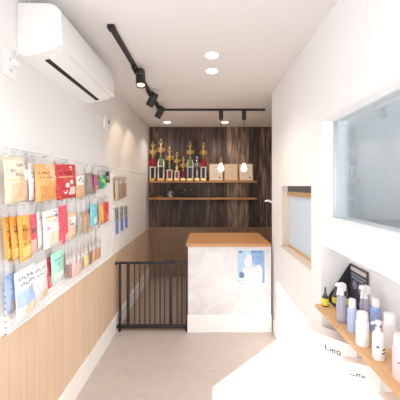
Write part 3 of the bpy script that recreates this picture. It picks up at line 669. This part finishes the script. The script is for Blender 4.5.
def trophy(px, top, kind, riser, label, colm=TWHITE, w=0.118, dy=0.03):
    h = (180.3-top)/PXS
    t = thing('trophy', label, 'trophy', (tx(px)*(YS+dy)/YS, YS+dy, ZS), 0, 'trophies on the upper back shelf')
    d = 0.085; hw = w/2
    b = MB(); b.box(-hw, hw, -d/2, d/2, 0, 0.052, 0.003); b.build('base', TBASE, t)
    b = MB(); b.box(-hw*0.8, hw*0.8, -d/2-0.002, -d/2+0.001, 0.008, 0.044); b.build('plaque', GOLD, t)
    if kind == 'tall':
        a = 0.052; hc = h*0.27
        b = MB(); b.box(-hw*0.42, hw*0.42, -0.02, 0.02, a, a+hc); b.build('centre_panel', TBLACK, t)
        for sx in (-1, 1):
            b = MB(); b.lathe([(0.016, a), (0.017, a+0.008), (0.013, a+0.014), (0.013, a+hc-0.014), (0.017, a+hc-0.008), (0.016, a+hc)], 14, cx=sx*hw*0.68); b.build('column', colm, t, True)
        a += hc
        b = MB(); b.box(-hw*0.95, hw*0.95, -d/2*0.9, d/2*0.9, a, a+0.016, 0.003); b.build('platform', TWHITE, t)
        a += 0.016; hr = h*0.24
        b = MB(); b.lathe([(0.030, a), (0.036, a+0.01), (0.024, a+hr*0.3), (0.034, a+hr*0.6), (0.022, a+hr*0.9), (0.028, a+hr)], 12); b.build('riser', riser, t, True)
        for sx in (-1, 1):
            b = MB(); b.tube([(sx*0.044, 0, a), (sx*0.048, 0, a+0.05), (sx*0.034, 0, a+0.12)], [0.012, 0.013, 0.006], 8); b.build('side_figure', TRED if riser is TRED else TWHITE, t, True)
        a += hr; s = max(0.4, (h-a)/0.29)
        cup(t, a, s*1.08, GOLD)
        b = MB(); figure(b, a+0.135*s, s*1.15); b.build('figure', GOLD, t, True)
    elif kind == 'medium':
        a = 0.052; hc = h*0.22
        for sx in (-1, 1):
            b = MB(); b.lathe([(0.018, a), (0.014, a+0.01), (0.014, a+hc-0.01), (0.018, a+hc)], 14, cx=sx*hw*0.6); b.build('column', colm, t, True)
        b = MB(); b.box(-0.014, 0.014, -0.016, 0.016, a, a+hc); b.build('centre_panel', TRED, t)
        a += hc
        b = MB(); b.box(-hw*0.9, hw*0.9, -d/2*0.85, d/2*0.85, a, a+0.014, 0.003); b.build('platform', TWHITE, t)
        a += 0.014; hr = h*0.18
        b = MB(); b.lathe([(0.03, a), (0.02, a+hr*0.3), (0.03, a+hr*0.65), (0.018, a+hr)], 12); b.build('riser', riser, t, True)
        a += hr; s = max(0.4, (h-a)/0.29)
        cup(t, a, s*1.1, GOLD); b = MB(); figure(b, a+0.135*s, s*1.12); b.build('figure', GOLD, t, True)
    else:
        a = 0.052; hc = h*0.30
        b = MB(); b.lathe([(0.026, a), (0.018, a+0.012), (0.016, a+hc*0.8), (0.026, a+hc)], 14); b.build('column', riser, t, True)
        a += hc; s = max(0.4, (h-a)/0.29)
        mm_ = SILVER if riser is SILVER else GOLD
        cup(t, a, s*1.1, mm_); b = MB(); figure(b, a+0.13*s, s); b.build('figure', mm_, t, True)
    return t
trophy(152.6, 142, 'tall', TRED, 'tall red and gold trophy beside the left wall', w=0.112)
trophy(161.0, 139, 'tall', TGREEN, 'tallest gold trophy, green-stemmed, second from the left wall', w=0.135)
trophy(169.6, 147, 'medium', TGREEN, 'medium gold and green trophy third from the left wall', w=0.125)
trophy(177.0, 152, 'medium', GOLD, 'medium gold cup trophy between green trophy and small red one', w=0.098)
trophy(183.2, 156.5, 'small', TRED, 'small red trophy with gold cup beside the tall middle trophy', w=0.088, dy=-0.06)
trophy(190.2, 142, 'tall', TGREEN, 'tall gold and green trophy between the two small trophies', w=0.122)
trophy(197.1, 156, 'small', SILVER, 'small silver trophy beside the tall red trophy', w=0.088, dy=-0.06)
trophy(203.4, 142.5, 'tall', TRED, 'tall red trophy standing next to the certificates', w=0.108)

def certificate(px0, px1, pm, label):
    w = (px1-px0)/PXS; h = 17.8/PXS
    t = thing('framed_certificate', label, 'certificate', (tx((px0+px1)/2), YS+0.045, ZS+0.001), 0, 'framed certificates on the upper shelf')
    t.rotation_euler = (-0.10, 0, 0)
    b = MB(); f = 0.012
    b.box(-w/2, w/2, -0.006, 0.010, 0, f); b.box(-w/2, w/2, -0.006, 0.010, h-f, h); b.box(-w/2, -w/2+f, -0.006, 0.010, f, h-f); b.box(w/2-f, w/2, -0.006, 0.010, f, h-f)
    b.build('frame', FRAMEW, t)
    b = MB(); b.box(-w/2+f, w/2-f, 0.0, 0.004, f, h-f); b.build('certificate_sheet', pm, t)
    b = MB(); rnd = random.Random(int(px0))
    b.box(-w*0.2, w*0.2, -0.0008, 0.0005, h*0.76, h*0.80)
    for k in range(5):
        l = w*(0.24+0.08*rnd.random()); z = h*(0.62-0.085*k); b.box(-l, l, -0.0008, 0.0005, z, z+0.004)
    b.build('lettering', mat('faded_ink_%d' % px0, (0.52, 0.40, 0.30), 0.8), t)
    b = MB(); b.lathe([(0.016, -0.001), (0.016, 0.001)], 16, Matrix.Translation((w*0.27, 0, h*0.2)) @ Matrix.Rotation(PI/2, 4, 'X')); b.build('seal', TRED if pm is PAPER else GOLD, t)
certificate(209, 223.3, PAPER, 'framed certificate with pale paper beside the tall red trophy')
certificate(224.2, 238.4, PAPERB, 'framed certificate with beige paper between the other two')
certificate(239.2, 253.8, PAPER, 'framed certificate with pale paper at the shelf end')

# ornaments on the lower shelf
ZL = 1.375
t = thing('brass_dish', 'low brass lidded dish on the lower back shelf', 'dish', (tx(159.7), YS, ZL))
m = MB(); m.lathe([(0.04, 0), (0.045, 0.005), (0.07, 0.018), (0.078, 0.022), (0.07, 0.024), (0.0, 0.026)], 24); m.build('dish', GOLD, t, True)
m = MB(); m.lathe([(0.045, 0.024), (0.03, 0.036), (0.008, 0.042), (0.007, 0.052), (0.012, 0.060), (0.0, 0.068)], 18); m.build('lid', COPPER, t, True)
t = thing('silver_ornament', 'rounded silver ornament with dark opening on lower back shelf', 'ornament', (tx(170.7), YS, ZL))
m = MB(); m.lathe([(0.05, 0), (0.056, 0.006), (0.058, 0.05), (0.052, 0.085), (0.034, 0.112), (0.0, 0.122)], 22); m.build('shell', mat('dull_silver', (0.42, 0.42, 0.42), 0.4, 0.5), t, True)
m = MB(); m.lathe([(0.022, 0), (0.026, 0.004), (0.026, 0.03), (0.018, 0.032)], 16, Matrix.Translation((0.035, -0.048, 0.06)) @ Matrix.Rotation(PI/2, 4, 'X')); m.build('opening', TBLACK, t, True)
def clock(px, face, label, knob=False):
    t = thing('medal_stand', label, 'medal', (tx(px), YS, ZL), 0, 'round medals on the lower shelf')
    R_ = 0.052; M = Matrix.Translation((0, 0, 0.082)) @ Matrix.Rotation(PI/2, 4, 'X')
    b = MB(); b.lathe([(R_-0.012, -0.012), (R_, -0.01), (R_, 0.012), (R_-0.006, 0.016), (R_-0.012, 0.012)], 26, M); b.build('rim', TBLACK, t, True)
    b = MB(); b.lathe([(R_-0.012, -0.006), (R_-0.012, 0.006), (0.0, 0.008)], 26, M); b.build('disc', face, t, True)
    b = MB(); b.box(-0.045, 0.045, -0.028, 0.028, 0, 0.014, 0.003); b.box(-0.008, 0.008, -0.006, 0.006, 0.012, 0.034); b.build('stand', TBLACK, t)
    if knob:
        b = MB(); b.lathe([(0.006, -0.006), (0.012, 0.0), (0.006, 0.012), (0, 0.014)], 12, Matrix.Translation((0.046, 0, 0.128))); b.build('knob', PLAST, t, True)
clock(182.0, mat('medal_grey', (0.16, 0.16, 0.18), 0.35, 0.4), 'dark round medal with white knob on lower back shelf', True)
clock(193.6, mat('medal_blue', (0.17, 0.19, 0.25), 0.35, 0.4), 'blue-grey round medal on the lower back shelf')

# ------------------------------------------------------------------ product shelf in the right alcove
ZQ = 0.846
ps = thing('product_shelf', 'long wooden product shelf in the right wall alcove', 'shelf', (0, 0, ZQ))
m = MB(); m.box(0.678, 0.9195, -1.0, 1.625, -0.02, 0, 0.002); m.build('board', SHELFW, ps)
for y in (1.45, 0.6, -0.4):
    m = MB(); m.prism([(0.9195, -0.14), (0.9195, -0.02), (0.76, -0.02), (0.76, -0.032), (0.895, -0.14)], 'y', y-0.008, y+0.008); m.build('bracket', W_TRIM, ps)

def spot_on_shelf(px, yb):
    Z = F*(EYE-ZQ)/(yb-CY); return ((px-CX)*Z/F, Z)
WP = mat('glossy_white_bottle', (0.86, 0.86, 0.87), 0.3, var=0.01)
BP = mat('pale_blue_bottle', (0.46, 0.56, 0.80), 0.3, var=0.05); BP2 = mat('mid_blue_bottle', (0.32, 0.43, 0.72), 0.3, var=0.08)
PKP = mat('pale_pink_bottle', (0.84, 0.62, 0.64), 0.35, var=0.03)
YLW = mat('yellow_label', (0.86, 0.72, 0.06), 0.5); YBK = mat('dark_bottle', (0.05, 0.05, 0.045), 0.3)
SB = 'bottles on the alcove shelf'
def bottle(px, yb, r, h, label, body, capm, kind='cap', marks=None, name='bottle', cat='bottle', nozzle=0):
    x, y = spot_on_shelf(px, yb)
    return bottle_at(x, y, r, h, label, body, capm, kind, marks, name, cat, nozzle)
def bottle_at(x, y, r, h, label, body, capm, kind='cap', marks=None, name='bottle', cat='bottle', nozzle=0):
    t = thing(name, label, cat, (x, y, ZQ), nozzle, SB)
    if kind == 'cap':
        hb = h*0.76
        b = MB(); b.lathe([(r*0.9, 0), (r, 0.004), (r, hb*0.86), (r*0.9, hb*0.94), (r*0.6, hb), (r*0.55, hb+0.004)], 24); b.build('body', body, t, True)
        b = MB(); b.lathe([(r*0.72, hb), (r*0.74, hb+0.003), (r*0.70, h-0.004), (r*0.62, h), (0, h)], 24); b.build('cap', capm, t, True)
    elif kind == 'broad':
        hb = h*0.72
        b = MB(); b.lathe([(r*0.92, 0), (r, 0.004), (r, hb-0.006), (r*0.96, hb)], 24); b.build('body', body, t, True)
        b = MB(); b.lathe([(r*0.86, hb), (r*0.87, hb+0.003), (r*0.84, h-0.008), (r*0.74, h), (0, h)], 24); b.build('cap', capm, t, True)
    elif kind == 'pump':
        hb = h*0.74
        b = MB(); b.lathe([(r*0.9, 0), (r, 0.004), (r, hb*0.82), (r*0.85, hb*0.93), (r*0.45, hb)], 24); b.build('body', body, t, True)
        b = MB(); b.lathe([(r*0.5, hb), (r*0.5, hb+0.012), (r*0.2, hb+0.014), (r*0.2, h-0.01)], 16); b.build('collar', capm, t, True)
        b = MB(); b.lathe([(r*0.5, h-0.014), (r*0.55, h-0.010), (r*0.5, h), (0, h)], 16); b.tube([(0, 0, h-0.007), (-r*1.0, 0, h-0.007), (-r*1.25, 0, h-0.014)], 0.005, 8); b.build('pump_head', capm, t, True)
    elif kind == 'spray':
        hb = h*0.74
        b = MB(); b.lathe([(r*0.92, 0), (r, 0.004), (r, hb*0.74), (r*0.85, hb*0.86), (r*0.45, hb*0.96), (r*0.42, hb)], 24); b.build('body', body, t, True)
        b = MB(); b.lathe([(r*0.56, hb-0.008), (r*0.56, hb+0.012), (r*0.4, hb+0.014)], 18); b.build('collar', capm, t, True)
        b = MB(); b.prism([(r*0.75, hb+0.012), (r*0.9, h-0.012), (r*0.6, h), (-r*0.9, h), (-r*1.15, h-0.006), (-r*1.15, h-0.016), (-r*0.4, h-0.022), (-r*0.35, hb+0.012)], 'y', -r*0.45, r*0.45)
        b.build('spray_head', capm, t, True)
        b = MB(); b.prism([(-r*0.5, h-0.02), (-r*0.8, h-0.02), (-r*1.1, hb-0.008), (-r*0.95, hb-0.010)], 'y', -r*0.2, r*0.2); b.build('trigger', capm, t)
        b = MB(); b.tube([(0, 0, hb), (0.003, 0, 0.01)], 0.0025, 6); b.build('dip_tube', PLAST, t)
    elif kind == 'dropper':
        hb = h*0.58
        b = MB(); b.lathe([(r*0.9, 0), (r, 0.003), (r, hb*0.85), (r*0.5, hb)], 20); b.build('body', body, t, True)
        b = MB(); b.lathe([(r*1.01, hb*0.12), (r*1.02, hb*0.14), (r*1.02, hb*0.74), (r*1.01, hb*0.76)], 20); b.build('label_band', YLW, t, True)
        b = MB(); b.lathe([(r*0.5, hb), (r*0.5, hb+0.01), (r*0.34, hb+0.014), (r*0.26, h), (0, h)], 14); b.build('dropper_cap', capm, t, True)
    if marks:
        b = MB()
        for (a, z0, z1, wd) in marks:
            for k in range(3):
                an = a + (k-1)*wd*0.5
                b.box(-0.0004, 0.0004, -wd*0.14*r*3, wd*0.14*r*3, z0, z1, 0, Matrix.Rotation(an, 4, 'Z') @ Matrix.Translation((r+0.0003, 0, 0)))
        b.build('label_print', INKG, t)
    return t
bottle(325.3, 305.8, 0.019, 0.112, 'small black dropper bottle with yellow label at far shelf end', YBK, GREYD, 'dropper')
bottle(341.3, 321.5, 0.026, 0.205, 'clear lilac spray bottle, white trigger, in front of black display', LILAC, WP, 'spray', nozzle=0.3)
bottle(352.3, 331.5, 0.0225, 0.162, 'slim pale blue bottle with white cap near the shelf front', BP, WP, 'cap')
bottle(365.2, 327.0, 0.026, 0.212, 'clear lilac spray bottle, white trigger, right of black display', LILAC, WP, 'spray', nozzle=0.3)
bottle(362.3, 344.5, 0.0275, 0.148, 'plain white bottle with broad cap between two blue bottles', WP, WP, 'broad')
bottle(375.5, 331.5, 0.0235, 0.165, 'mid-blue bottle with white cap against the alcove wall', BP2, WP, 'cap')
bottle(378.2, 358.5, 0.0225, 0.158, 'slim white pump bottle with printed label at the shelf front', WP, WP, 'pump', [(-1.0, 0.03, 0.036, 0.5), (-1.0, 0.045, 0.051, 0.5), (-2.2, 0.055, 0.062, 0.25)])
bottle(389.5, 347.0, 0.0275, 0.150, 'white bottle with broad cap behind the pump bottle', mat('satin_white_bottle', (0.76, 0.75, 0.76), 0.35, var=0.02), WP, 'broad')
bottle(402.0, 379.0, 0.031, 0.165, 'pale pink bottle cut off by the right picture edge', PKP, mat('pink_white_cap', (0.86, 0.78, 0.78), 0.35), 'broad', [(-2.3, 0.07, 0.074, 0.4)])

# black countertop display with header card and triangular side wing
XD0, XD1, YD0, YD1 = 0.775, 0.908, 1.475, 1.655
ds = thing('countertop_display', 'black card display stand with white lettering on the alcove shelf', 'display stand', (0, 0, ZQ))
CARD = mat('black_card', (0.03, 0.03, 0.042), 0.5, var=0.3); CARDG = mat('charcoal_print', (0.075, 0.075, 0.095), 0.5, var=0.4, scale=60)
m = MB(); m.box(XD1, XD1+0.004, YD0, YD1, 0, 0.24); hd = m.build('header_card', CARDG, ds)
m = MB(); m.prism([(XD0, 0.0), (XD1, 0.0), (XD1, 0.24), (XD0, 0.035)], 'y', YD1-0.004, YD1); m.build('side_wing', CARD, ds)
m = MB(); m.box(XD0, XD1, YD0, YD1-0.004, 0, 0.003); m.build('tray', CARD, ds)
m = MB(); m.box(XD1-0.0006, XD1, YD0+0.012, YD1-0.012, 0.205, 0.228); m.build('title_strip', mat('title_cream', (0.70, 0.62, 0.56), 0.6), hd)
m = MB(); rnd = random.Random(3)
def glyphs(b, y0, y1, z0, z1, n):
    d = (y1-y0)/n
    for k in range(n):
        a = y0+d*k; e = a+d*0.7; g = rnd.choice((0, 1, 2)); t_ = (z1-z0)*0.26
        X0, X1 = XD1-0.001, XD1-0.0001
        b.box(X0, X1, a, a+d*0.2, z0, z1)
        if g == 0: b.box(X0, X1, a, e, z1-t_, z1); b.box(X0, X1, e-d*0.2, e, z0, z1)
        elif g == 1: b.box(X0, X1, a, e, z0, z0+t_); b.box(X0, X1, a, e, z1-t_, z1)
        else: b.box(X0, X1, a, e, (z0+z1)/2-t_/2, (z0+z1)/2+t_/2); b.box(X0, X1, e-d*0.2, e, z0, z1)
glyphs(m, YD0+0.018, YD1-0.014, 0.180, 0.190, 9)
glyphs(m, YD0+0.04, YD1-0.02, 0.158, 0.172, 6)
m.build('lettering', INKW, hd)
m = MB()                                     # pale picture of two rounded shapes
for (cy, cz, ry, rz) in ((1.60, 0.125, 0.022, 0.028), (1.545, 0.118, 0.020, 0.034)):
    m.prism([(cy+ry*math.cos(k*PI/8), cz+rz*math.sin(k*PI/8)) for k in range(16)], 'x', XD1-0.0012, XD1-0.0002)
m.build('picture', mat('display_picture', (0.30, 0.31, 0.38), 0.6, var=0.6, scale=90), hd)
for x, y, l in ((0.800, 1.622, 'small black dropper bottle with yellow label beside the display wing'), (0.862, 1.600, 'small black dropper bottle with yellow label in the display middle')):
    o = bottle_at(x, y, 0.0185, 0.098, l, YBK, GREYD, 'dropper'); o.location.z = ZQ+0.003

# white cartons under the shelf
def carton(cx, cy, ang, w, d, z0, h, label, mark=None):
    t = thing('white_carton', label, 'carton', (cx, cy, z0), ang, 'white cartons under the alcove shelf')
    b = MB(); b.box(-w, 0, 0, d, 0, h, 0.002); b.build('box', CARTON, t)
    b = MB(); b.box(-w+0.002, -0.002, d*0.3, d*0.7, h-0.0005, h+0.0006); b.build('tape', PLAST, t)
    if mark:
        b = MB()
        for (x0, x1, zz0, zz1) in mark: b.box(x0, x1, -0.0008, 0.0005, zz0, zz1)
        b.build('lettering', INK, t)
    return t
# letter strokes, about as legible as in the photograph
MK1 = [(-0.118, -0.113, 0.285, 0.312), (-0.118, -0.100, 0.285, 0.289), (-0.095, -0.091, 0.286, 0.300), (-0.086, -0.082, 0.278, 0.301), (-0.090, -0.074, 0.296, 0.300), (-0.074, -0.070, 0.284, 0.303), (-0.064, -0.046, 0.299, 0.303), (-0.064, -0.060, 0.284, 0.303), (-0.050, -0.046, 0.284, 0.303), (-0.064, -0.046, 0.284, 0.288)]
MK2 = [(-0.135, -0.110, 0.272, 0.275), (-0.105, -0.101, 0.270, 0.284), (-0.105, -0.090, 0.280, 0.284), (-0.092, -0.088, 0.270, 0.284), (-0.082, -0.068, 0.270, 0.274), (-0.082, -0.078, 0.270, 0.280), (-0.072, -0.068, 0.270, 0.280)]
aA = math.atan2(-0.64, 0.77)
MK1 = [(a*1.15-0.028, b*1.15-0.028, (c-0.30)*1.2+0.278, (d-0.30)*1.2+0.278) for a, b, c, d in MK1]
ca = carton(0.83, 1.443, aA, 0.30, 0.10, 0.35, 0.34, 'white carton with pink mark and dark lettering, under far shelf end', MK1)
m = MB(); m.prism([(x-0.036, z-0.024) for x, z in ((-0.165, 0.300), (-0.150, 0.306), (-0.138, 0.298), (-0.135, 0.288), (-0.142, 0.292), (-0.152, 0.299))], 'y', -0.0008, 0.0005); m.build('pink_mark', mat('pink_print', (0.62, 0.12, 0.26), 0.7), ca)
carton(0.83, 1.443, aA, 0.30, 0.10, 0.0, 0.349, 'plain white carton standing below the pink-marked carton')
aB = math.atan2(-0.30, 0.95)
carton(0.855, 1.285, aB, 0.16, 0.05, 0.35, 0.335, 'white carton with faint grey lettering in front of pink-marked carton', MK2)
carton(0.855, 1.285, aB, 0.16, 0.05, 0.0, 0.349, 'plain white carton standing below the faintly lettered carton')
carton(0.905, 0.88, 0, 0.17, 0.25, 0.0, 0.69, 'plain white tall carton nearest the camera under the shelf')

# ------------------------------------------------------------------ light
wd = bpy.data.worlds.new('daylight'); bpy.context.scene.world = wd; wd.use_nodes = True
bg = wd.node_tree.nodes['Background']; bg.inputs[0].default_value = (0.86, 0.93, 1.0, 1); bg.inputs[1].default_value = 2.6
S = bpy.data.lights.new('sun', 'SUN'); S.energy = 9.0; S.angle = 0.009; S.color = (1.0, 0.95, 0.88)
so = bpy.data.objects.new('sun', S); C.objects.link(so)
el = math.radians(33)
dv = Vector((0.727*math.cos(el), 0.687*math.cos(el), -math.sin(el)))
so.rotation_euler = dv.to_track_quat('-Z', 'Y').to_euler(); so.location = (-4, -4, 4)

# ------------------------------------------------------------------ camera
cam = bpy.data.cameras.new('camera'); co = bpy.data.objects.new('camera', cam); C.objects.link(co)
cam.sensor_width = 36; cam.lens = 36*F/400; cam.shift_x = -5/400; cam.shift_y = -14/400; cam.clip_start = 0.05
co.location = (0, 0, EYE); co.rotation_euler = (PI/2, 0, 0)
sc = bpy.context.scene; sc.camera = co
sc.view_settings.view_transform = 'Standard'; sc.view_settings.look = 'None'
sc.view_settings.gamma = 1; sc.view_settings.use_curve_mapping = False
sc.view_settings.exposure = 0.32
sc.cycles.max_bounces = 10; sc.cycles.diffuse_bounces = 6
